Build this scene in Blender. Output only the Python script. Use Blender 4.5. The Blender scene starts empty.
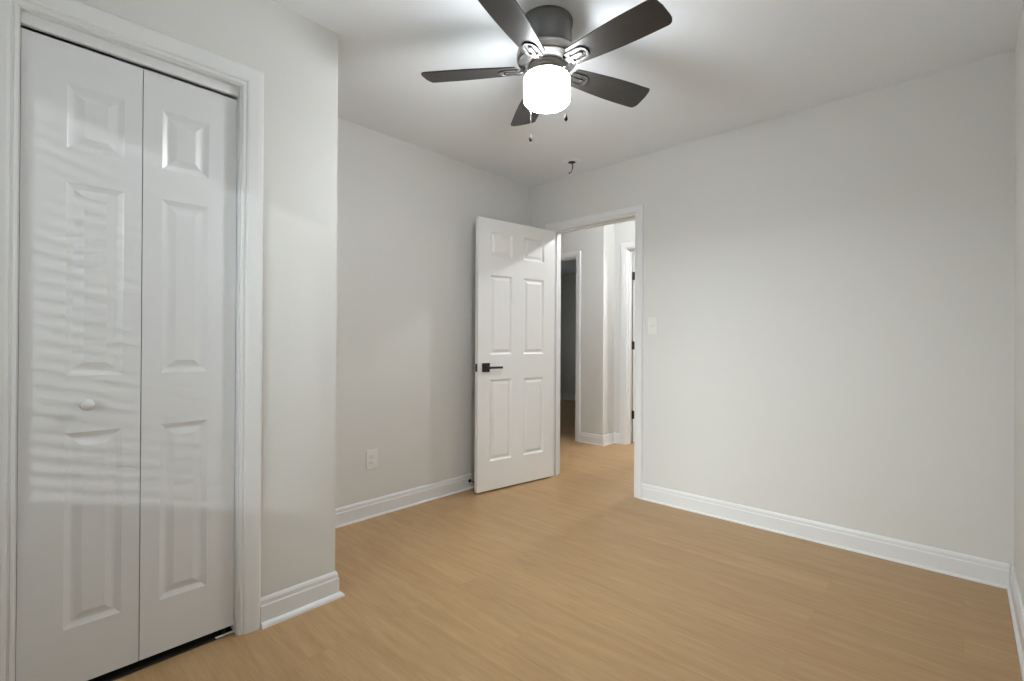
import bpy, bmesh, math
from math import sin, cos, pi, radians
from mathutils import Vector, Matrix

SC = bpy.context.scene
COL = SC.collection

# ------------------------------------------------------------------ camera
H = 2.44
CAM_H = 1.105
_R = Vector((0.73166901, 0.68164088, 0.0051154))
_U = Vector((-0.0015231, -0.00586951, 0.99998161))
_W = Vector((-0.68165838, 0.73166335, 0.00325633))
cam_d = bpy.data.cameras.new('camera')
cam = bpy.data.objects.new('camera', cam_d)
COL.objects.link(cam)
cam.matrix_world = Matrix(((_R.x, _U.x, -_W.x, 0), (_R.y, _U.y, -_W.y, 0), (_R.z, _U.z, -_W.z, CAM_H), (0, 0, 0, 1)))
cam_d.sensor_width = 36.0
cam_d.lens = 485.5566 / 1024 * 36.0
cam_d.clip_start = 0.02
SC.camera = cam

# ------------------------------------------------------------------ world, sun, daylight, exposure
SC.view_settings.view_transform = 'Standard'
SC.view_settings.look = 'None'
SC.view_settings.gamma = 1.0
SC.view_settings.use_curve_mapping = False
SC.view_settings.exposure = -0.02
SC.cycles.max_bounces = 14
SC.cycles.diffuse_bounces = 10
SC.cycles.use_denoising = True
SC.cycles.sample_clamp_indirect = 6.0

world = bpy.data.worlds.new('overcast_sky')
SC.world = world
world.use_nodes = True
wb = world.node_tree.nodes['Background']
wb.inputs[0].default_value = (0.86, 0.93, 1.0, 1)
wb.inputs[1].default_value = 1.0

SUN_STRENGTH = 0.68
DAY_POWER = 740.0
FAN_EMIT = 61.0
FAN_BASE = 108.0
HALL_EMIT = 1300.0
BATH_EMIT = 140.0
FAR_POWER = 6.5

sun_d = bpy.data.lights.new('sun', 'SUN')
sun_d.energy = SUN_STRENGTH
sun_d.angle = radians(1.6)
sun_d.color = (0.95, 0.97, 1.0)
sun = bpy.data.objects.new('sun', sun_d)
COL.objects.link(sun)
sun.rotation_euler = Vector((-1.0, 1.0, -0.28)).to_track_quat('-Z', 'Y').to_euler()
sun.location = (2, -4, 3)

XL, XR, YB, YR = -2.735, 0.165, 3.156, -0.35      # left / right / back / rear wall faces
XC, YC = -1.993, 1.022                            # closet front and closet corner
WT = 0.115                                        # wall thickness
WX0, WX1, WZ0, WZ1 = -1.60, -0.55, 0.72, 2.02     # rear window opening

day_d = bpy.data.lights.new('daylight', 'AREA')
day_d.shape = 'RECTANGLE'
day_d.size = 1.8
day_d.size_y = 1.7
day_d.energy = DAY_POWER
day_d.color = (0.93, 0.97, 1.0)
day = bpy.data.objects.new('daylight', day_d)
COL.objects.link(day)
DAY_DIR = Vector((-0.05, 1.0, -0.52)).normalized()      # way the sky light travels
DAY_DIST = 3.2
day.location = Vector(((WX0 + WX1) / 2, YR - 0.1, (WZ0 + WZ1) / 2)) - DAY_DIST * DAY_DIR
day.rotation_euler = DAY_DIR.to_track_quat('-Z', 'Y').to_euler()


far_d = bpy.data.lights.new('far_room_fill_light', 'AREA')  # fill light added to brighten the far room, no source in view
far_d.shape = 'RECTANGLE'; far_d.size = 0.9; far_d.size_y = 1.1
far_d.energy = FAR_POWER
far_o = bpy.data.objects.new('far_room_fill_light', far_d); COL.objects.link(far_o)
far_o.location = (-6.7, 5.35, 1.55)
far_o.rotation_euler = Vector((0.55, 1, -0.08)).to_track_quat('-Z', 'Y').to_euler()


# ------------------------------------------------------------------ materials
def mat(name, color, rough=0.5, metal=0.0, bump=0.0, bscale=200.0, spec=0.5):
    m = bpy.data.materials.new(name)
    m.use_nodes = True
    nt = m.node_tree
    b = nt.nodes['Principled BSDF']
    b.inputs['Base Color'].default_value = (*color, 1)
    b.inputs['Roughness'].default_value = rough
    b.inputs['Metallic'].default_value = metal
    b.inputs['Specular IOR Level'].default_value = spec
    if bump:
        tc = nt.nodes.new('ShaderNodeTexCoord')
        n = nt.nodes.new('ShaderNodeTexNoise')
        n.inputs['Scale'].default_value = bscale
        n.inputs['Detail'].default_value = 3
        bp = nt.nodes.new('ShaderNodeBump')
        bp.inputs['Strength'].default_value = bump
        bp.inputs['Distance'].default_value = 0.002
        nt.links.new(tc.outputs['Object'], n.inputs['Vector'])
        nt.links.new(n.outputs['Fac'], bp.inputs['Height'])
        nt.links.new(bp.outputs['Normal'], b.inputs['Normal'])
    return m


def emit_mat(name, color, strength):
    m = bpy.data.materials.new(name)
    m.use_nodes = True
    nt = m.node_tree
    b = nt.nodes['Principled BSDF']
    b.inputs['Base Color'].default_value = (0.9, 0.9, 0.88, 1)
    b.inputs['Roughness'].default_value = 0.25
    b.inputs['Emission Color'].default_value = (*color, 1)
    b.inputs['Emission Strength'].default_value = strength
    return m


def floor_mat():
    m = bpy.data.materials.new('oak_vinyl_planks')
    m.use_nodes = True
    nt = m.node_tree
    N, L = nt.nodes, nt.links
    b = N['Principled BSDF']
    tc = N.new('ShaderNodeTexCoord')
    br = N.new('ShaderNodeTexBrick')
    br.offset = 0.37
    br.inputs['Color1'].default_value = (0.0, 0.0, 0.0, 1)
    br.inputs['Color2'].default_value = (1.0, 1.0, 1.0, 1)
    br.inputs['Mortar'].default_value = (0.5, 0.5, 0.5, 1)
    br.inputs['Scale'].default_value = 1.0
    br.inputs['Mortar Size'].default_value = 0.0009
    br.inputs['Mortar Smooth'].default_value = 0.4
    br.inputs['Brick Width'].default_value = 1.22
    br.inputs['Row Height'].default_value = 0.18
    L.new(tc.outputs['Object'], br.inputs['Vector'])
    # each plank samples a different stretch of grain
    sc = N.new('ShaderNodeVectorMath'); sc.operation = 'SCALE'
    sc.inputs['Scale'].default_value = 7.0
    L.new(br.outputs['Color'], sc.inputs[0])
    ad = N.new('ShaderNodeVectorMath'); ad.operation = 'ADD'
    L.new(tc.outputs['Object'], ad.inputs[0]); L.new(sc.outputs[0], ad.inputs[1])
    mp = N.new('ShaderNodeMapping')
    mp.inputs['Scale'].default_value = (1.3, 16.0, 1.0)
    L.new(ad.outputs[0], mp.inputs['Vector'])
    n1 = N.new('ShaderNodeTexNoise')
    n1.inputs['Scale'].default_value = 1.6; n1.inputs['Detail'].default_value = 6
    n1.inputs['Roughness'].default_value = 0.6; n1.inputs['Distortion'].default_value = 0.9
    L.new(mp.outputs[0], n1.inputs['Vector'])
    mp2 = N.new('ShaderNodeMapping')
    mp2.inputs['Scale'].default_value = (9.0, 190.0, 1.0)
    L.new(ad.outputs[0], mp2.inputs['Vector'])
    n2 = N.new('ShaderNodeTexNoise')
    n2.inputs['Scale'].default_value = 1.0; n2.inputs['Detail'].default_value = 3
    L.new(mp2.outputs[0], n2.inputs['Vector'])
    rp = N.new('ShaderNodeValToRGB')
    e = rp.color_ramp.elements
    e[0].position = 0.28; e[0].color = (0.412, 0.257, 0.123, 1)
    e[1].position = 0.72; e[1].color = (0.495, 0.327, 0.170, 1)
    L.new(n1.outputs['Fac'], rp.inputs['Fac'])
    rp2 = N.new('ShaderNodeValToRGB')
    e = rp2.color_ramp.elements
    e[0].position = 0.3; e[0].color = (0.90, 0.89, 0.88, 1)
    e[1].position = 0.65; e[1].color = (1.03, 1.03, 1.03, 1)
    L.new(n2.outputs['Fac'], rp2.inputs['Fac'])
    mx = N.new('ShaderNodeMix'); mx.data_type = 'RGBA'; mx.blend_type = 'MULTIPLY'
    mx.inputs[0].default_value = 1.0
    L.new(rp.outputs[0], mx.inputs[6]); L.new(rp2.outputs[0], mx.inputs[7])
    # plank to plank tone
    rp3 = N.new('ShaderNodeValToRGB')
    e = rp3.color_ramp.elements
    e[0].color = (0.95, 0.945, 0.94, 1); e[1].color = (1.03, 1.03, 1.03, 1)
    L.new(br.outputs['Color'], rp3.inputs['Fac'])
    mx2 = N.new('ShaderNodeMix'); mx2.data_type = 'RGBA'; mx2.blend_type = 'MULTIPLY'
    mx2.inputs[0].default_value = 1.0
    L.new(mx.outputs[2], mx2.inputs[6]); L.new(rp3.outputs[0], mx2.inputs[7])
    # seams
    mx3 = N.new('ShaderNodeMix'); mx3.data_type = 'RGBA'
    sm = N.new('ShaderNodeMath'); sm.operation = 'MULTIPLY'; sm.inputs[1].default_value = 0.14
    L.new(br.outputs['Fac'], sm.inputs[0]); L.new(sm.outputs[0], mx3.inputs[0])
    L.new(mx2.outputs[2], mx3.inputs[6]); mx3.inputs[7].default_value = (0.16, 0.09, 0.045, 1)
    L.new(mx3.outputs[2], b.inputs['Base Color'])
    b.inputs['Roughness'].default_value = 0.42
    b.inputs['Specular IOR Level'].default_value = 0.35
    bp = N.new('ShaderNodeBump'); bp.inputs['Strength'].default_value = 0.06
    bp.inputs['Distance'].default_value = 0.001
    L.new(n2.outputs['Fac'], bp.inputs['Height']); L.new(bp.outputs['Normal'], b.inputs['Normal'])
    return m


def blade_mat():
    m = bpy.data.materials.new('espresso_blade')
    m.use_nodes = True
    nt = m.node_tree
    N, L = nt.nodes, nt.links
    b = N['Principled BSDF']
    tc = N.new('ShaderNodeTexCoord')
    mp = N.new('ShaderNodeMapping'); mp.inputs['Scale'].default_value = (4, 60, 4)
    n = N.new('ShaderNodeTexNoise'); n.inputs['Scale'].default_value = 1.5; n.inputs['Detail'].default_value = 4
    rp = N.new('ShaderNodeValToRGB')
    rp.color_ramp.elements[0].color = (0.014, 0.0125, 0.012, 1)
    rp.color_ramp.elements[1].color = (0.034, 0.031, 0.029, 1)
    L.new(tc.outputs['Object'], mp.inputs['Vector']); L.new(mp.outputs[0], n.inputs['Vector'])
    L.new(n.outputs['Fac'], rp.inputs['Fac']); L.new(rp.outputs[0], b.inputs['Base Color'])
    b.inputs['Roughness'].default_value = 0.36
    return m


def glass_mat():
    m = bpy.data.materials.new('window_glass')
    m.use_nodes = True
    nt = m.node_tree
    nt.nodes.remove(nt.nodes['Principled BSDF'])
    out = nt.nodes['Material Output']
    t = nt.nodes.new('ShaderNodeBsdfTransparent'); t.inputs[0].default_value = (0.96, 0.98, 0.97, 1)
    g = nt.nodes.new('ShaderNodeBsdfGlossy'); g.inputs['Roughness'].default_value = 0.02
    x = nt.nodes.new('ShaderNodeMixShader'); x.inputs[0].default_value = 0.06
    nt.links.new(t.outputs[0], x.inputs[1]); nt.links.new(g.outputs[0], x.inputs[2])
    nt.links.new(x.outputs[0], out.inputs[0])
    return m


M_WALL = mat('greige_wall_paint', (0.70, 0.697, 0.678), 0.55, bump=0.12, bscale=260, spec=0.3)
M_CEIL = mat('white_ceiling_paint', (0.845, 0.88, 0.925), 0.9, bump=0.15, bscale=180, spec=0.2)
M_TRIM = mat('white_semigloss_trim', (0.77, 0.777, 0.785), 0.34)
M_DOOR = mat('white_semigloss_door', (0.86, 0.855, 0.845), 0.36, bump=0.05, bscale=120)
M_CLOS = mat('white_bifold_paint', (0.75, 0.76, 0.775), 0.27, bump=0.05, bscale=120)
M_PLATE = mat('white_plastic', (0.77, 0.765, 0.75), 0.35)
M_SLOT = mat('shadow_slot', (0.22, 0.215, 0.21), 0.6)
M_BLACK = mat('black_hardware', (0.012, 0.011, 0.010), 0.4)
M_NICKEL = mat('brushed_nickel', (0.12, 0.116, 0.112), 0.5, 1.0)
M_RING = mat('polished_nickel', (0.56, 0.545, 0.53), 0.35, 1.0)
M_FIT = mat('satin_nickel', (0.36, 0.33, 0.30), 0.45, 1.0)
M_PEWTER = mat('dark_pewter', (0.15, 0.145, 0.14), 0.42, 0.55)
M_BLADE = blade_mat()
M_GLOW = emit_mat('lit_opal_glass', (0.93, 0.975, 1.0), FAN_EMIT)
M_GLOWB = emit_mat('lit_opal_glass_base', (0.93, 0.975, 1.0), FAN_BASE)
M_BULB = emit_mat('lit_hall_bulb', (0.945, 0.98, 1.0), HALL_EMIT)
M_BATH = emit_mat('lit_bath_diffuser', (1.0, 0.98, 0.95), BATH_EMIT)
M_FLOOR = floor_mat()
M_GLASS = glass_mat()
M_FOB = mat('dark_walnut_fob', (0.012, 0.008, 0.006), 0.7, spec=0.2)
M_DARKSHEET = mat('near_black_sheet', (0.015, 0.014, 0.013), 0.8)
M_SLAT = mat('white_blind_slat', (0.82, 0.82, 0.80), 0.45)
M_TRACK = mat('grey_steel_track', (0.35, 0.35, 0.36), 0.4, 0.8)
M_CHAIN = mat('pull_chain', (0.72, 0.70, 0.67), 0.3, 0.9)


# ------------------------------------------------------------------ mesh helpers
class MB:
    def __init__(self):
        self.bm = bmesh.new()

    def quad(self, pts):
        return self.bm.faces.new([self.bm.verts.new(p) for p in pts])

    def box(self, x0, x1, y0, y1, z0, z1):
        v = [self.bm.verts.new(p) for p in ((x0, y0, z0), (x1, y0, z0), (x1, y1, z0), (x0, y1, z0),
                                            (x0, y0, z1), (x1, y0, z1), (x1, y1, z1), (x0, y1, z1))]
        for f in ((0, 3, 2, 1), (4, 5, 6, 7), (0, 1, 5, 4), (1, 2, 6, 5), (2, 3, 7, 6), (3, 0, 4, 7)):
            self.bm.faces.new([v[i] for i in f])
        return self

    def lathe(self, prof, n=48, M=None, smooth=True):
        """prof: list of (r, z), revolved about local z."""
        rings = []
        for r, z in prof:
            if r < 1e-6:
                rings.append([self.bm.verts.new((0, 0, z))])
            else:
                rings.append([self.bm.verts.new((r * cos(2 * pi * k / n), r * sin(2 * pi * k / n), z)) for k in range(n)])
        vs = [v for q in rings for v in q]
        for a, b in zip(rings[:-1], rings[1:]):
            for k in range(n):
                k2 = (k + 1) % n
                if len(a) == 1 and len(b) == 1:
                    continue
                if len(a) == 1:
                    f = self.bm.faces.new((a[0], b[k], b[k2]))
                elif len(b) == 1:
                    f = self.bm.faces.new((a[k], b[0], a[k2]))
                else:
                    f = self.bm.faces.new((a[k], b[k], b[k2], a[k2]))
                f.smooth = smooth
        if M is not None:
            bmesh.ops.transform(self.bm, matrix=M, verts=vs)
        return self

    def tube(self, pts, r, n=10, closed_ends=True):
        pts = [Vector(p) for p in pts]
        rings = []
        for i, p in enumerate(pts):
            if i == 0:
                t = pts[1] - p
            elif i == len(pts) - 1:
                t = p - pts[-2]
            else:
                t = pts[i + 1] - pts[i - 1]
            t.normalize()
            ref = Vector((0, 0, 1)) if abs(t.z) < 0.9 else Vector((1, 0, 0))
            a = t.cross(ref).normalized(); b = t.cross(a)
            rr = r[i] if isinstance(r, (list, tuple)) else r
            rings.append([self.bm.verts.new(p + rr * (cos(2 * pi * k / n) * a + sin(2 * pi * k / n) * b)) for k in range(n)])
        for A, B in zip(rings[:-1], rings[1:]):
            for k in range(n):
                f = self.bm.faces.new((A[k], A[(k + 1) % n], B[(k + 1) % n], B[k])); f.smooth = True
        if closed_ends:
            self.bm.faces.new(rings[0][::-1]); self.bm.faces.new(rings[-1])
        return self

    def prism(self, outline, z0, z1):
        """outline in xy, extruded z0..z1"""
        a = [self.bm.verts.new((x, y, z0)) for x, y in outline]
        b = [self.bm.verts.new((x, y, z1)) for x, y in outline]
        self.bm.faces.new(a[::-1]); self.bm.faces.new(b)
        n = len(a)
        for k in range(n):
            self.bm.faces.new((a[k], a[(k + 1) % n], b[(k + 1) % n], b[k]))
        return self

    def sweep(self, path, prof, mitre_closed=False):
        """path: list of (point, dir_u, dir_w): section vertex = point + u*dir_u + w*dir_w for (u, w) in prof"""
        rings = [[self.bm.verts.new(Vector(p) + u * Vector(du) + w * Vector(dw)) for u, w in prof] for p, du, dw in path]
        n = len(prof)
        for A, B in zip(rings[:-1], rings[1:]):
            for k in range(n):
                self.bm.faces.new((A[k], A[(k + 1) % n], B[(k + 1) % n], B[k]))
        self.bm.faces.new(rings[0][::-1]); self.bm.faces.new(rings[-1])
        return self

    def build(self, name, m, parent=None, bevel=0.0, loc=None, segs=2):
        bmesh.ops.recalc_face_normals(self.bm, faces=self.bm.faces)
        me = bpy.data.meshes.new(name)
        self.bm.to_mesh(me); self.bm.free()
        me.materials.append(m)
        o = bpy.data.objects.new(name, me)
        COL.objects.link(o)
        if parent is not None:
            o.parent = parent
        if loc is not None:
            o.location = loc
        if bevel:
            md = o.modifiers.new('bevel', 'BEVEL'); md.width = bevel; md.segments = segs; md.limit_method = 'ANGLE'
        return o


def tag(o, label=None, cat=None, group=None, kind=None):
    if label: o['label'] = label
    if cat: o['category'] = cat
    if group: o['group'] = group
    if kind: o['kind'] = kind
    return o


def empty(name, loc=(0, 0, 0), rz=0.0):
    o = bpy.data.objects.new(name, None)
    o.empty_display_size = 0.1
    COL.objects.link(o)
    o.location = loc; o.rotation_euler = (0, 0, rz)
    return o


def struct(o, label=None, cat=None):
    return tag(o, label, cat, kind='structure')


# ------------------------------------------------------------------ room shell
HN, HF = YB + WT, 4.48        # hall near face, hall far wall face
HF2 = 4.70                    # face of the far wall's recessed stretch
HXC = -2.835                  # its outer corner
FX0, FX1, FY0, FY1 = -6.2, 1.2, YR - WT, 8.0

o = MB().box(FX0, FX1, FY0, FY1, -0.06, 0.0).build('floor', M_FLOOR); struct(o, 'light oak plank floor running through the room into the hallway', 'floor')
o = MB().box(FX0, FX1, FY0, FY1, H, H + 0.08).build('ceiling', M_CEIL); struct(o, 'plain white ceiling above the room', 'ceiling')

o = MB().box(XL, XC - 0.026, YR, YC - WT, 0.0003, 0.0040).build('closet_dark_sheet', M_DARKSHEET); struct(o, 'near-black sheet inside the closet showing as a strip under the bifold door', 'floor')  # thin near-black sheet laid over the planks inside the closet
# left wall (also the back of the closet)
o = MB().box(XL - WT, XL, YR - WT, HN, 0, H).build('wall_left', M_WALL); struct(o, 'greige wall behind the open entry door', 'wall')
# right wall
o = MB().box(XR, XR + WT, YR - WT, HN, 0, H).build('wall_right', M_WALL); struct(o, 'sliver of greige wall at the right edge', 'wall')
# back wall with entry opening
EX0, EX1, EZ = -2.489, -1.735, 2.022
b = MB()
b.box(XL, EX0 - 0.02, YB, HN, 0, H).box(EX1 + 0.02, XR, YB, HN, 0, H).box(EX0 - 0.02, EX1 + 0.02, YB, HN, EZ + 0.02, H)
o = b.build('wall_back', M_WALL); struct(o, 'wide blank greige wall right of the doorway', 'wall')
# rear wall with window opening
b = MB()
b.box(XL, WX0, YR - WT, YR, 0, H).box(WX1, XR, YR - WT, YR, 0, H).box(WX0, WX1, YR - WT, YR, 0, WZ0).box(WX0, WX1, YR - WT, YR, WZ1, H)
o = b.build('wall_rear', M_WALL); struct(o, 'greige window wall behind the viewer', 'wall')
# closet front wall with opening and closet return wall
CY0, CY1, CZ = 0.0535, 0.6345, 2.063
b = MB()
b.box(XC - WT, XC, YR, CY0 - 0.02, 0, H).box(XC - WT, XC, CY1 + 0.02, YC, 0, H).box(XC - WT, XC, CY0 - 0.02, CY1 + 0.02, CZ + 0.02, H)
b.box(XL, XC - WT, YC - WT, YC, 0, H)
o = b.build('wall_closet', M_WALL); struct(o, 'greige closet wall ending in an outside corner', 'wall')

# hallway walls
AX0, AX1, AZ = -3.975, -3.195, 2.06   # dark room doorway (left of hall end)
BX0, BX1, BZ = -2.680, -1.90, 2.115   # bright room doorway
b = MB()
b.box(-4.60, AX0 - 0.02, HF, HF + WT, 0, H).box(AX1 + 0.02, HXC, HF, HF + WT, 0, H).box(AX0 - 0.02, AX1 + 0.02, HF, HF + WT, AZ + 0.02, H)
b.box(HXC - WT, HXC, HF + WT, HF2 + WT, 0, H)
b.box(HXC, BX0 - 0.02, HF2, HF2 + WT, 0, H).box(BX1 + 0.02, 0.60, HF2, HF2 + WT, 0, H).box(BX0 - 0.02, BX1 + 0.02, HF2, HF2 + WT, BZ + 0.02, H)
o = b.build('wall_hall', M_WALL); struct(o, 'hallway wall with an outside corner seen through the doorway', 'wall')
b = MB()
b.box(-4.60 - WT, -4.60, HN - WT, HF + WT, 0, H).box(0.60, 0.60 + WT, HN - WT, HF2 + WT, 0, H)
b.box(-4.60, XL - WT, HN - WT, HN, 0, H).box(XR + WT, 0.60, HN - WT, HN, 0, H)
o = b.build('wall_hall_ends', M_WALL); struct(o, 'walls closing the hallway', 'wall')
# far rooms
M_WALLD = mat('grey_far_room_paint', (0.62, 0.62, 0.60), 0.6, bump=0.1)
b = MB()
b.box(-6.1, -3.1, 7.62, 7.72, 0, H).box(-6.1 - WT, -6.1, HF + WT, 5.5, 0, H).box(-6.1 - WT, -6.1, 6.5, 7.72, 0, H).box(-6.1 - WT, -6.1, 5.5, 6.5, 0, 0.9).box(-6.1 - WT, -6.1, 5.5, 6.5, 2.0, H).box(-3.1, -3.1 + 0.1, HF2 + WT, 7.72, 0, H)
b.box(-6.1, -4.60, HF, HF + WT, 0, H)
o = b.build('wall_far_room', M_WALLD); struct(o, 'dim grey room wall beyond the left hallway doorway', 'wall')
w2 = empty('added_window', (-6.1 - WT / 2, 6.0, 0.9), 0); struct(w2, 'unseen window added to let light into the dim far room', 'window')  # unseen window, added to carry the far room's fill light
mb = MB()
for (y0, y1, z0, z1) in ((-0.5, 0.5, 0, 0.05), (-0.5, 0.5, 1.05, 1.1), (-0.5, -0.45, 0.05, 1.05), (0.45, 0.5, 0.05, 1.05), (-0.45, 0.45, 0.53, 0.57)):
    mb.box(-0.02, 0.02, y0, y1, z0, z1)
mb.build('window_frame', M_TRIM, w2)
MB().box(-0.003, 0.003, -0.46, 0.46, 0.04, 1.06).build('window_pane', M_GLASS, w2)
b = MB()
b.box(-3.0, 0.6, 6.55, 6.65, 0, H).box(0.6, 0.7, HF2 + WT, 6.65, 0, H)
o = b.build('wall_bright_room', M_WALL); struct(o, 'wall of the bright room off the hallway', 'wall')

# ------------------------------------------------------------------ trims
CAS = [(0.0, 0.0), (0.0, 0.006), (0.003, 0.009), (0.008, 0.010), (0.011, 0.007), (0.015, 0.007), (0.018, 0.012),
       (0.024, 0.0145), (0.055, 0.0165), (0.068, 0.0165), (0.074, 0.013), (0.076, 0.009), (0.076, 0.0)]


def casing(name, a0, a1, z1, plane, axis, sgn, prof=CAS, scale=1.0, reveal=0.004, z0=0.0):
    """casing around an opening a0..a1 along 'axis' on the wall face 'plane'; sgn = outward normal sign"""
    a0 -= reveal; a1 += reveal; z1 += reveal
    prof = [(u * scale, w) for u, w in prof]

    def P(a, z):
        return (a, plane, z) if axis == 'x' else (plane, a, z)

    def D(a, z):
        return (a, 0, z) if axis == 'x' else (0, a, z)
    n = (0, sgn, 0) if axis == 'x' else (sgn, 0, 0)
    path = [(P(a0, z0), D(-1, 0), n), (P(a0, z1), D(-1, 1), n), (P(a1, z1), D(1, 1), n), (P(a1, z0), D(1, 0), n)]
    return MB().sweep(path, prof).build(name, M_TRIM)


def jamb(mb, a0, a1, z1, p0, p1, axis, stop=None):
    t = 0.02
    def bx(x0, x1, z0, zz):
        if axis == 'x': mb.box(x0, x1, p0, p1, z0, zz)
        else: mb.box(p0, p1, x0, x1, z0, zz)
    bx(a0 - t, a0, 0, z1 + t); bx(a1, a1 + t, 0, z1 + t); bx(a0, a1, z1, z1 + t)
    if stop:
        s0, s1 = stop; d = 0.011
        def sx(x0, x1, z0, zz):
            if axis == 'x': mb.box(x0, x1, s0, s1, z0, zz)
            else: mb.box(s0, s1, x0, x1, z0, zz)
        sx(a0, a0 + d, 0, z1); sx(a1 - d, a1, 0, z1); sx(a0 + d, a1 - d, z1 - d, z1)


def door_frame(name, label, a0, a1, z1, p0, p1, axis, faces, stop=None, scale=1.0):
    mb = MB(); jamb(mb, a0, a1, z1, p0, p1, axis, stop)
    root = mb.build(name, M_TRIM); struct(root, label, 'door frame')
    for pl, sg in faces:
        c = casing('casing', a0, a1, z1, pl, axis, sg, scale=scale)
        c.parent = root
    return root


door_frame('trim_1', 'white casing around the entry doorway', EX0, EX1, EZ, YB, HN, 'x', [(YB, -1), (HN, 1)], (YB + 0.045, YB + 0.08), 0.82)
door_frame('trim_2', 'white casing around the bifold closet opening', CY0, CY1, CZ, XC - WT, XC, 'y', [(XC, 1)], None, 1.0)
door_frame('trim_3', 'white casing of the dark doorway across the hallway', AX0, AX1, AZ, HF, HF + WT, 'x', [(HF, -1), (HF + WT, 1)], (HF + 0.04, HF + 0.075), 0.82)
door_frame('trim_4', 'white casing of the bright doorway across the hallway', BX0, BX1, BZ, HF2, HF2 + WT, 'x', [(HF2, -1), (HF2 + WT, 1)], (HF2 + 0.035, HF2 + 0.07), 0.9)

BASE = [(0, 0), (0.010, 0), (0.013, 0.003), (0.013, 0.078), (0.010, 0.083), (0.0095, 0.098), (0.006, 0.106), (0.003, 0.110), (0, 0.110)]


def shoe(s):
    return [(0.0, 0), (0.012 + s, 0)] + [(0.012 + s * cos(t * pi / 10), s * 1.0 * sin(t * pi / 10)) for t in range(1, 5)] + [(0.012, s), (0.0, s)]


def run_path(pts):
    """2d wall points, room to the LEFT of travel; returns sweep path with mitred section directions"""
    out = []
    n = len(pts)
    ns = []
    for a, b in zip(pts[:-1], pts[1:]):
        d = (Vector(b) - Vector(a)).normalized(); ns.append(Vector((-d.y, d.x)))
    for i, p in enumerate(pts):
        if i == 0: m = ns[0]
        elif i == n - 1: m = ns[-1]
        else:
            s = ns[i - 1] + ns[i]; m = s * (2.0 / s.length_squared) if s.length > 1e-6 else ns[i]
        out.append(((p[0], p[1], 0), (m.x, m.y, 0), (0, 0, 1)))
    return out


def baseboard(name, pts, label, s=0.011):
    o = MB().sweep(run_path(pts), BASE).build(name, M_TRIM)
    struct(o, label, 'baseboard')
    MB().sweep(run_path(pts), shoe(s)).build('shoe_moulding', M_TRIM, o)
    return o


co = 0.004 + 0.076
baseboard('baseboard_closet', [(XL + 0.014, YC), (XC, YC), (XC, CY1 + co)], 'white baseboard with shoe moulding at the closet corner', 0.019)
baseboard('baseboard_left', [(XL, YB), (XL, YC)], 'white baseboard under the outlet')
baseboard('baseboard_back', [(XR - 0.014, YB), (EX1 + 0.004 + 0.0623, YB)], 'white baseboard along the wide back wall')
baseboard('baseboard_right', [(XR, YR), (XR, YB)], 'white baseboard on the right edge')
baseboard('baseboard_rear', [(XC, YR), (XR - 0.014, YR)], 'white baseboard under the rear window')
o = baseboard('baseboard_hall', [(BX0 - 0.004 - 0.0684, HF2), (HXC, HF2), (HXC, HF), (AX1 + 0.004 + 0.0623, HF)], 'white baseboard round the hallway corner')
baseboard('baseboard_far_room', [(-3.1, 7.62), (-6.1, 7.62)], 'pale baseboard in the dim far room')
baseboard('baseboard_bright_room', [(0.6, 6.55), (-3.0, 6.55)], 'white baseboard in the bright room')


# ------------------------------------------------------------------ panelled doors
RINGS = [(0.0, 0.0), (0.004, 0.0025), (0.012, 0.010), (0.018, 0.0108), (0.024, 0.0095), (0.038, 0.0015)]


def panel_leaf(W, z0, z1, y0, y1, panels, rings=RINGS):
    """door slab, x 0..W, faces at y0 and y1, raised panels (x0,x1,z0,z1) moulded in both faces"""
    mb = MB()
    xs = sorted({0.0, W, *[p[0] for p in panels], *[p[1] for p in panels]})
    zs = sorted({z0, z1, *[p[2] for p in panels], *[p[3] for p in panels]})
    for yf, s in ((y0, 1), (y1, -1)):
        for i in range(len(xs) - 1):
            for j in range(len(zs) - 1):
                cx, cz = (xs[i] + xs[i + 1]) / 2, (zs[j] + zs[j + 1]) / 2
                if any(p[0] < cx < p[1] and p[2] < cz < p[3] for p in panels):
                    continue
                mb.quad([(xs[i], yf, zs[j]), (xs[i + 1], yf, zs[j]), (xs[i + 1], yf, zs[j + 1]), (xs[i], yf, zs[j + 1])])
        for a, b_, c, d in panels:
            prev = None
            for ins, dep in rings:
                y = yf + s * dep
                cur = [mb.bm.verts.new(q) for q in ((a + ins, y, c + ins), (b_ - ins, y, c + ins), (b_ - ins, y, d - ins), (a + ins, y, d - ins))]
                if prev:
                    for k in range(4):
                        mb.bm.faces.new((prev[k], prev[(k + 1) % 4], cur[(k + 1) % 4], cur[k]))
                prev = cur
            mb.bm.faces.new(prev)
    for i in range(len(xs) - 1):
        for z in (z0, z1):
            mb.quad([(xs[i], y0, z), (xs[i + 1], y0, z), (xs[i + 1], y1, z), (xs[i], y1, z)])
    for j in range(len(zs) - 1):
        for x in (0.0, W):
            mb.quad([(x, y0, zs[j]), (x, y0, zs[j + 1]), (x, y1, zs[j + 1]), (x, y1, zs[j])])
    bmesh.ops.remove_doubles(mb.bm, verts=mb.bm.verts, dist=0.00005)
    return mb


SIX = [(0.112, 0.325, 1.742, 1.922), (0.440, 0.645, 1.742, 1.922), (0.112, 0.325, 1.012, 1.602), (0.440, 0.645, 1.012, 1.602),
       (0.112, 0.325, 0.226, 0.828), (0.440, 0.645, 0.226, 0.828)]

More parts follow.
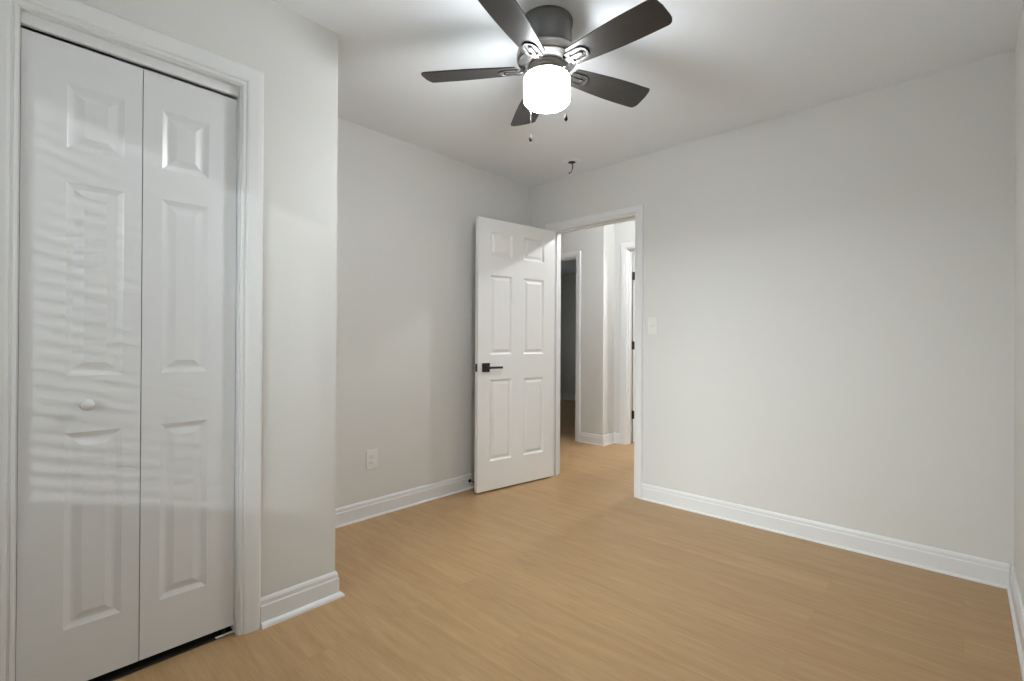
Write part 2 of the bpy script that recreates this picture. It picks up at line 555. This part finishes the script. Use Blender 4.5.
# entry door, standing open against the left wall
ed = empty('door_1', (-2.4985, YB - 0.006, 0), radians(-98.5))
struct(ed, 'white six-panel entry door standing open with black lever handle', 'door')
panel_leaf(0.755, 0.014, 2.014, 0.006, 0.041, SIX).build('door_leaf', M_DOOR, ed)


def lever(yface, s, name='door_handle'):
    """square rose with lever; handle at x .686, z .918, protruding along s*y"""
    r = MB().box(0.686 - 0.033, 0.686 + 0.033, min(yface, yface + s * 0.009), max(yface, yface + s * 0.009), 0.918 - 0.033, 0.918 + 0.033).build(name, M_BLACK, ed, 0.0015)
    r['label'] = 'black square rose with lever'
    mb = MB()
    yy = yface + s * 0.009
    mb.tube([(0.686, yy, 0.918), (0.686, yy + s * 0.046, 0.918)], 0.010, 14)
    a, c = sorted((yy + s * 0.036, yy + s * 0.048))
    mb.box(0.686 - 0.118, 0.686 + 0.011, a, c, 0.918 - 0.008, 0.918 + 0.008)
    mb.build('lever', M_BLACK, r, 0.002)
    return r


lever(0.041, 1)
lever(0.006, -1)
lp = MB().box(0.7548, 0.7562, 0.012, 0.035, 0.918 - 0.029, 0.918 + 0.029).build('latch_plate', M_BLACK, ed)
lp['label'] = 'black latch plate on door edge'
MB().box(0.7545, 0.7640, 0.018, 0.029, 0.918 - 0.008, 0.918 + 0.008).build('latch_bolt', M_NICKEL, lp, 0.002)

# bifold closet door
XD = XC - 0.030
bf = empty('door_2', (XD, CY0, 0), 0)
struct(bf, 'white bifold closet door of two three-panel leaves', 'door')


def bif_leaf(ya, yb, pa, pb):
    # built in x/z, then turned so that x -> y and the front face looks at +x
    mb = panel_leaf(yb - ya, 0.030, 2.019, -0.030, 0.0, [(pa - ya, pb - ya, 1.697, 1.897), (pa - ya, pb - ya, 0.993, 1.592), (pa - ya, pb - ya, 0.212, 0.816)],
                    [(0.0, 0.0), (0.004, 0.002), (0.015, 0.0065), (0.019, 0.007), (0.025, 0.006), (0.042, 0.001)])
    for v in mb.bm.verts:
        x, y, z = v.co
        v.co = (y, x + ya - CY0, z)
    return mb.build('door_leaf', M_CLOS, bf)


l1 = bif_leaf(0.0555, 0.3435, 0.156, 0.296)
l2 = bif_leaf(0.3460, 0.6325, 0.399, 0.540)
kn = MB().lathe([(0.0, 0.0), (0.010, 0.0), (0.0095, 0.004), (0.0075, 0.010), (0.009, 0.015), (0.0165, 0.020), (0.0185, 0.026), (0.0165, 0.032), (0.010, 0.036), (0.0, 0.037)],
                32, Matrix.Translation((0, 0.206 - CY0, 0.903)) @ Matrix.Rotation(pi / 2, 4, 'Y')).build('knob', M_CLOS, l1)
kn['label'] = 'round white knob'
# track strip above, pivot bracket below
MB().box(-0.003, 0.012, 0.001, CY1 - CY0 - 0.001, 2.029, CZ - 0.0005).build('track_cover', M_TRIM, bf)
br = MB()
br.box(-0.006, 0.007, CY1 - CY0 - 0.062, CY1 - CY0 - 0.0005, 0.0045, 0.0065)
br.box(-0.028, 0.000, CY1 - CY0 - 0.0025, CY1 - CY0 - 0.0005, 0.0065, 0.045)
br = br.build('pivot_bracket', M_PLATE, bf); br['label'] = 'small white metal floor bracket'
MB().lathe([(0.0, 0.0065), (0.006, 0.0065), (0.006, 0.034), (0, 0.034)], 12, Matrix.Translation((-0.010, CY1 - CY0 - 0.032, 0))).build('pivot_pin', M_BLACK, br)

# bright room door leaf with black hinges
bd = empty('door_3', (BX0 + 0.004, HF2 + WT + 0.008, 0), radians(94))
struct(bd, 'white door swung into the bright room, black hinges showing', 'door')
panel_leaf(0.755, 0.014, 2.10, -0.041, -0.006, SIX).build('door_leaf', M_DOOR, bd)
for z in (1.84, 1.075, 0.312):
    mb = MB()
    mb.tube([(0, 0, z - 0.045), (0, 0, z + 0.045)], 0.0075, 12)
    mb.box(-0.0015, 0.0005, -0.040, -0.004, z - 0.044, z + 0.044)
    h = mb.build('hinge', M_BLACK, bd); h['label'] = 'black butt hinge'

# ------------------------------------------------------------------ rear window with blind
wn = empty('window_1', ((WX0 + WX1) / 2, YR - WT / 2, WZ0), 0)
struct(wn, 'rear window with white horizontal blind', 'window')
ww, wh = WX1 - WX0, WZ1 - WZ0
mb = MB()
for (x0, x1, z0, z1) in ((-ww / 2, ww / 2, 0, 0.045), (-ww / 2, ww / 2, wh - 0.045, wh), (-ww / 2, -ww / 2 + 0.045, 0.045, wh - 0.045), (ww / 2 - 0.045, ww / 2, 0.045, wh - 0.045)):
    mb.box(x0, x1, -0.05, -0.015, z0, z1)
mb.build('window_frame', M_TRIM, wn)
MB().box(-ww / 2 + 0.04, ww / 2 - 0.04, -0.034, -0.030, 0.04, wh - 0.04).build('window_pane', M_GLASS, wn)
cs = casing('window_casing', WX0, WX1, WZ1, YR, 'x', 1, z0=WZ0 - 0.0)
cs.parent = wn; cs.location = (-wn.location.x, -wn.location.y, -wn.location.z)
MB().box(-ww / 2 - 0.09, ww / 2 + 0.09, -0.015, WT / 2 + 0.03, -0.022, 0.0).build('window_sill', M_TRIM, wn, 0.003)
bl = MB().box(-ww / 2 + 0.008, ww / 2 - 0.008, 0.0, 0.055, wh - 0.05, wh - 0.004).build('blind_headrail', M_SLAT, wn, 0.002)
mb = MB()
ns = int((wh - 0.08) / 0.044)
for k in range(ns):
    z = 0.03 + k * 0.044
    rings = []
    for x in (-ww / 2 + 0.010, ww / 2 - 0.010):
        rings.append([(x, 0.028 + 0.024 * t, z + 0.004 * (1 - t * t)) for t in (-1, -0.5, 0, 0.5, 1)])
    A = [mb.bm.verts.new(p) for p in rings[0]]; B = [mb.bm.verts.new(p) for p in rings[1]]
    A2 = [mb.bm.verts.new((p[0], p[1], p[2] - 0.002)) for p in rings[0]]; B2 = [mb.bm.verts.new((p[0], p[1], p[2] - 0.002)) for p in rings[1]]
    for i in range(4):
        mb.bm.faces.new((A[i], A[i + 1], B[i + 1], B[i])); mb.bm.faces.new((A2[i + 1], A2[i], B2[i], B2[i + 1]))
    mb.bm.faces.new((A[0], B[0], B2[0], A2[0])); mb.bm.faces.new((A[4], A2[4], B2[4], B[4]))
    mb.bm.faces.new(A + A2[::-1]); mb.bm.faces.new(B2 + B[::-1])
mb.build('blind_slats', M_SLAT, bl)
mb = MB()
for x in (-ww * 0.32, ww * 0.32):
    for y in (0.003, 0.053):
        mb.tube([(x, y, 0.02), (x, y, wh - 0.05)], 0.0008, 5)
mb.build('blind_cords', M_SLAT, bl)

# ------------------------------------------------------------------ ceiling fan
FC = Vector((-1.2775, 1.577, H))
fan = empty('ceiling_fan', FC, 0)
tag(fan, 'low ceiling fan with five dark blades and a lit white drum glass', 'ceiling fan')
MB().lathe([(0.0, 0.0), (0.107, 0.0), (0.107, -0.012), (0.104, -0.018), (0.102, -0.030), (0.102, -0.122), (0.099, -0.129), (0.0, -0.129)], 64).build('motor_housing', M_PEWTER, fan)
mc = MB().lathe([(0.0, -0.127), (0.100, -0.127), (0.118, -0.129), (0.127, -0.136), (0.128, -0.146), (0.126, -0.160), (0.121, -0.165), (0.0, -0.165)], 64).build('motor_ring', M_RING, fan)
MB().lathe([(0.0, -0.164), (0.121, -0.164), (0.121, -0.169), (0.117, -0.173), (0.111, -0.174), (0.108, -0.178), (0.100, -0.179),
            (0.096, -0.1835), (0.080, -0.185), (0.0, -0.185)], 64).build('motor_base_shaded', M_PEWTER, fan)  # motor underside in darker metal, standing in for the fitter's shade
mc['label'] = 'brushed nickel motor ring'
ft = MB().lathe([(0.0, -0.183), (0.074, -0.183), (0.074, -0.189), (0.066, -0.193), (0.062, -0.199), (0.062, -0.208), (0.068, -0.216), (0.080, -0.222), (0.090, -0.225), (0.090, -0.229), (0.0, -0.229)],
                56).build('light_fitter', M_FIT, fan)
g = MB().lathe([(0.0, -0.2295), (0.083, -0.2295), (0.093, -0.232), (0.097, -0.240), (0.097, -0.320), (0.0945, -0.331), (0.088, -0.338), (0.079, -0.342), (0.0, -0.343)], 64).build('glass_shade', M_GLOW, fan)
g.data.materials.append(M_GLOWB)
for f in g.data.polygons:
    if f.normal.z < -0.5 and f.center.z < -0.3:
        f.material_index = 1
g['label'] = 'glowing white opal glass drum'

BZ_ = -0.193      # blade plane below the ceiling
BL0, BL1 = 0.130, 0.531


def blade_outline():
    top, bot = [], []
    n = 14
    for i in range(n + 1):
        t = i / n
        x = BL0 + (BL1 - 0.02 - BL0) * t
        w = 0.046 + 0.020 * sin(min(1.0, t / 0.8) * pi / 2)
        top.append((x, w)); bot.append((x, -w))
    # clipped, softly rounded tip
    tip = [(BL1 - 0.008, 0.060), (BL1 - 0.001, 0.046), (BL1, 0.03), (BL1 - 0.004, -0.02), (BL1 - 0.012, -0.052), (BL1 - 0.018, -0.062)]
    root = [(BL0 - 0.006, -0.036), (BL0 - 0.008, 0.0), (BL0 - 0.006, 0.036)]
    return bot[::1][:0] + top + tip + bot[::-1] + root


def make_blade(ang, pitch):
    rz = Matrix.Rotation(ang, 4, 'Z')
    tilt = Matrix.Rotation(pitch, 4, 'X')
    T = Matrix.Translation((0, 0, BZ_))
    mb = MB().prism(blade_outline(), -0.003, 0.003)
    bo = mb.build('blade', M_BLADE, fan, 0.0012)
    bo.matrix_local = T @ rz @ tilt
    # bracket: arm, U-shaped plate with a tongue, screws
    k = MB()
    z1, z0 = -0.0032, -0.0085

    def bar(x0, y0, x1, y1, w, za=z0, zb=z1):
        d = Vector((x1 - x0, y1 - y0)).normalized(); nn = Vector((-d.y, d.x)) * w / 2
        k.prism([(x0 + nn.x, y0 + nn.y), (x0 - nn.x, y0 - nn.y), (x1 - nn.x, y1 - nn.y), (x1 + nn.x, y1 + nn.y)], za, zb)
    # rim of the U
    for s in (-1, 1):
        bar(0.118, s * 0.027, 0.174, s * 0.027, 0.010)
    arc = [(0.174 + 0.032 * sin(a * pi / 12), 0.032 * cos(a * pi / 12)) for a in range(13)]
    arci = [(0.174 + 0.022 * sin(a * pi / 12), 0.022 * cos(a * pi / 12)) for a in range(13)]
    for a in range(12):
        k.prism([arc[a], arc[a + 1], arci[a + 1], arci[a]][::-1], z0, z1)
    bar(0.100, 0.0, 0.172, 0.0, 0.015)
    bar(0.122, -0.032, 0.122, 0.032, 0.014)
    k.lathe([(0, z0 - 0.002), (0.007, z0 - 0.0015), (0.008, z1), (0, z1)], 16, Matrix.Translation((0.174, 0, 0)))
    for s in (-1, 1):
        k.lathe([(0, z0 - 0.002), (0.004, z0 - 0.0012), (0.005, z1), (0, z1)], 12, Matrix.Translation((0.148, s * 0.027, 0)))
    # arm curving up and in to the motor underside
    pts = [(0.126, 0, -0.006), (0.110, 0, -0.009), (0.098, 0, -0.004), (0.092, 0, 0.008), (0.088, 0, 0.024)]
    for a, b_ in zip(pts[:-1], pts[1:]):
        w0, w1 = 0.014, 0.014
        t = 0.004
        vs = []
        for (x, y, z), w in ((a, w0), (b_, w1)):
            for dy, dz in ((-w, -t), (w, -t), (w, t), (-w, t)):
                vs.append(k.bm.verts.new((x, dy, z + dz)))
        for f in ((0, 1, 5, 4), (1, 2, 6, 5), (2, 3, 7, 6), (3, 0, 4, 7), (0, 3, 2, 1), (4, 5, 6, 7)):
            k.bm.faces.new([vs[i] for i in f])
    bk = k.build('blade_bracket', M_NICKEL, bo, 0.0008)
    bk['label'] = 'brushed nickel slotted blade bracket'
    return bo


for i in range(5):
    make_blade(radians(-1 + 72 * i), radians(-12))

for (dx, dy, z0, zf, zt) in ((0.1095, -0.0136, -0.232, -0.424, -0.449), (-0.0943, 0.0068, -0.232, -0.440, -0.468)):
    c = MB().tube([(dx * 0.78, dy * 0.78, z0 + 0.006), (dx * 0.95, dy * 0.95, z0 + 0.004), (dx, dy, z0 - 0.004), (dx, dy, zf)], 0.0008, 6).build('pull_chain', M_CHAIN, fan)
    fb = MB().lathe([(0, zf + 0.002), (0.003, zf), (0.0045, zf - 0.006), (0.0075, zf - 0.016), (0.0075, zt + 0.006), (0.004, zt), (0, zt)], 16, Matrix.Translation((dx, dy, 0))).build('fob', M_FOB, c)
    fb['label'] = 'dark wooden pull fob'

# ------------------------------------------------------------------ ceiling plate with wire stub
cp = empty('ceiling_plate', (-2.122, 2.916, H))
tag(cp, 'small round white ceiling plate with a dark hole and hanging wire near the doorway', 'ceiling mount')
MB().lathe([(0.022, -0.0005), (0.062, -0.0005), (0.062, -0.004), (0.058, -0.007), (0.024, -0.006), (0.022, -0.0005)], 40).build('plate_ring', M_CEIL, cp)
MB().lathe([(0, -0.001), (0.027, -0.001), (0.027, -0.008), (0.022, -0.010), (0, -0.010)], 28).build('mounting_disc', M_BLACK, cp)
MB().tube([(0.004, 0, -0.010), (0.006, 0.002, -0.035), (0.004, 0.0, -0.06), (-0.004, -0.004, -0.078), (-0.016, -0.010, -0.088), (-0.022, -0.010, -0.080)], [0.0045, 0.0045, 0.004, 0.004, 0.004, 0.003], 8).build('wire_stub', M_PEWTER, cp)

# ------------------------------------------------------------------ outlet and switch
ot = empty('wall_outlet', (XL, 1.641, 0.361), radians(90))     # local -y faces the room
tag(ot, 'white duplex outlet plate low on the left wall', 'outlet')


def rplate(w, h, t, r=0.006):
    pts = []
    for cx, cz, a0 in ((w / 2 - r, h / 2 - r, 0), (-w / 2 + r, h / 2 - r, 90), (-w / 2 + r, -h / 2 + r, 180), (w / 2 - r, -h / 2 + r, 270)):
        for k in range(5):
            a = radians(a0 + 22.5 * k)
            pts.append((cx + r * cos(a), cz + r * sin(a)))
    mb = MB().prism(pts, 0.0, t)
    for v in mb.bm.verts:
        x, y, z = v.co
        v.co = (x, -z, y)
    return mb


rplate(0.078, 0.122, 0.0055).build('wall_plate', M_PLATE, ot, 0.0025)
for s in (-1, 1):
    mb = MB()
    pts = []
    for a in range(24):
        t = 2 * pi * a / 24
        pts.append((0.0165 * cos(t), max(-0.0115, min(0.0115, 0.0165 * sin(t)))))
    mb.prism(pts, 0.005, 0.0075)
    for v in mb.bm.verts:
        x, y, z = v.co; v.co = (x, -z, y + s * 0.0195)
    so = mb.build('socket', M_PLATE, ot, 0.0006)
    mb = MB()
    mb.box(-0.0075, -0.0050, -0.0079, -0.0074, s * 0.0195 + 0.000, s * 0.0195 + 0.008)
    mb.box(0.0050, 0.0072, -0.0079, -0.0074, s * 0.0195 + 0.000, s * 0.0195 + 0.007)
    mb.lathe([(0, 0), (0.0026, 0), (0.0026, 0.0005), (0, 0.0005)], 12, Matrix.Translation((0, -0.0074, s * 0.0195 - 0.006)) @ Matrix.Rotation(pi / 2, 4, 'X'))
    mb.build('socket_slots', M_SLOT, so)
MB().lathe([(0, 0), (0.0032, 0), (0.0028, 0.0012), (0, 0.0014)], 14, Matrix.Translation((0, -0.0054, 0)) @ Matrix.Rotation(pi / 2, 4, 'X')).build('plate_screw', M_PLATE, ot)

sw = empty('light_switch', (-1.596, YB, 1.222), 0)
tag(sw, 'white toggle light switch beside the entry doorway', 'light switch')
rplate(0.072, 0.118, 0.0055).build('wall_plate', M_PLATE, sw, 0.0025)
mb = MB().box(-0.0055, 0.0055, -0.0070, -0.0050, -0.0125, 0.0125)
tg = mb.build('toggle_slot', M_PLATE, sw, 0.0005)
mb = MB()
mb.prism([(-0.004, 0.0), (0.004, 0.0), (0.0032, 0.013), (-0.0032, 0.013)], -0.004, 0.004)
for v in mb.bm.verts:
    x, y, z = v.co
    v.co = (x, -0.0065 - y * 0.85, z + y * 0.55)
mb.build('toggle', M_PLATE, tg, 0.0008)
for s in (-1, 1):
    MB().lathe([(0, 0), (0.0030, 0), (0.0026, 0.0012), (0, 0.0014)], 14, Matrix.Translation((0, -0.0054, s * 0.030)) @ Matrix.Rotation(pi / 2, 4, 'X')).build('plate_screw', M_PLATE, sw)

# ------------------------------------------------------------------ door stop on the left baseboard
ds = empty('door_stop', (XL + 0.013, 2.462, 0.060), 0)
tag(ds, 'small black rod door stop on the baseboard behind the open door', 'door stop')
RY = Matrix.Rotation(pi / 2, 4, 'Y')
MB().lathe([(0, 0), (0.014, 0), (0.0135, 0.004), (0.008, 0.009), (0, 0.010)], 24, RY).build('base', M_BLACK, ds)
MB().lathe([(0, 0.008), (0.0042, 0.008), (0.0042, 0.068), (0, 0.068)], 16, RY).build('rod', M_BLACK, ds)
MB().lathe([(0, 0.066), (0.0085, 0.066), (0.0095, 0.070), (0.0085, 0.080), (0, 0.082)], 20, RY).build('rubber_tip', M_BLACK, ds)

# ------------------------------------------------------------------ hallway and bright-room lamps
hl = empty('hall_light', (-1.76, 3.86, H))
tag(hl, 'bare glowing bulb fixture on the hallway ceiling', 'ceiling light')
MB().lathe([(0, -0.0005), (0.060, -0.0005), (0.060, -0.010), (0.045, -0.020), (0.026, -0.024), (0.024, -0.038), (0, -0.038)], 32).build('lamp_base', M_PLATE, hl)
MB().lathe([(0, -0.037), (0.013, -0.037), (0.016, -0.047), (0.026, -0.062), (0.030, -0.077), (0.026, -0.093), (0.014, -0.104), (0, -0.107)], 28).build('bulb', M_BULB, hl)
bl2 = empty('flush_light', (-1.6, 5.7, H))
tag(bl2, 'round flush light on the bright room ceiling', 'ceiling light')
MB().lathe([(0, -0.0005), (0.19, -0.0005), (0.19, -0.025), (0.17, -0.03), (0, -0.03)], 40).build('lamp_base', M_PLATE, bl2)
MB().lathe([(0, -0.029), (0.165, -0.029), (0.155, -0.05), (0.10, -0.075), (0, -0.085)], 40).build('diffuser', M_BATH, bl2)
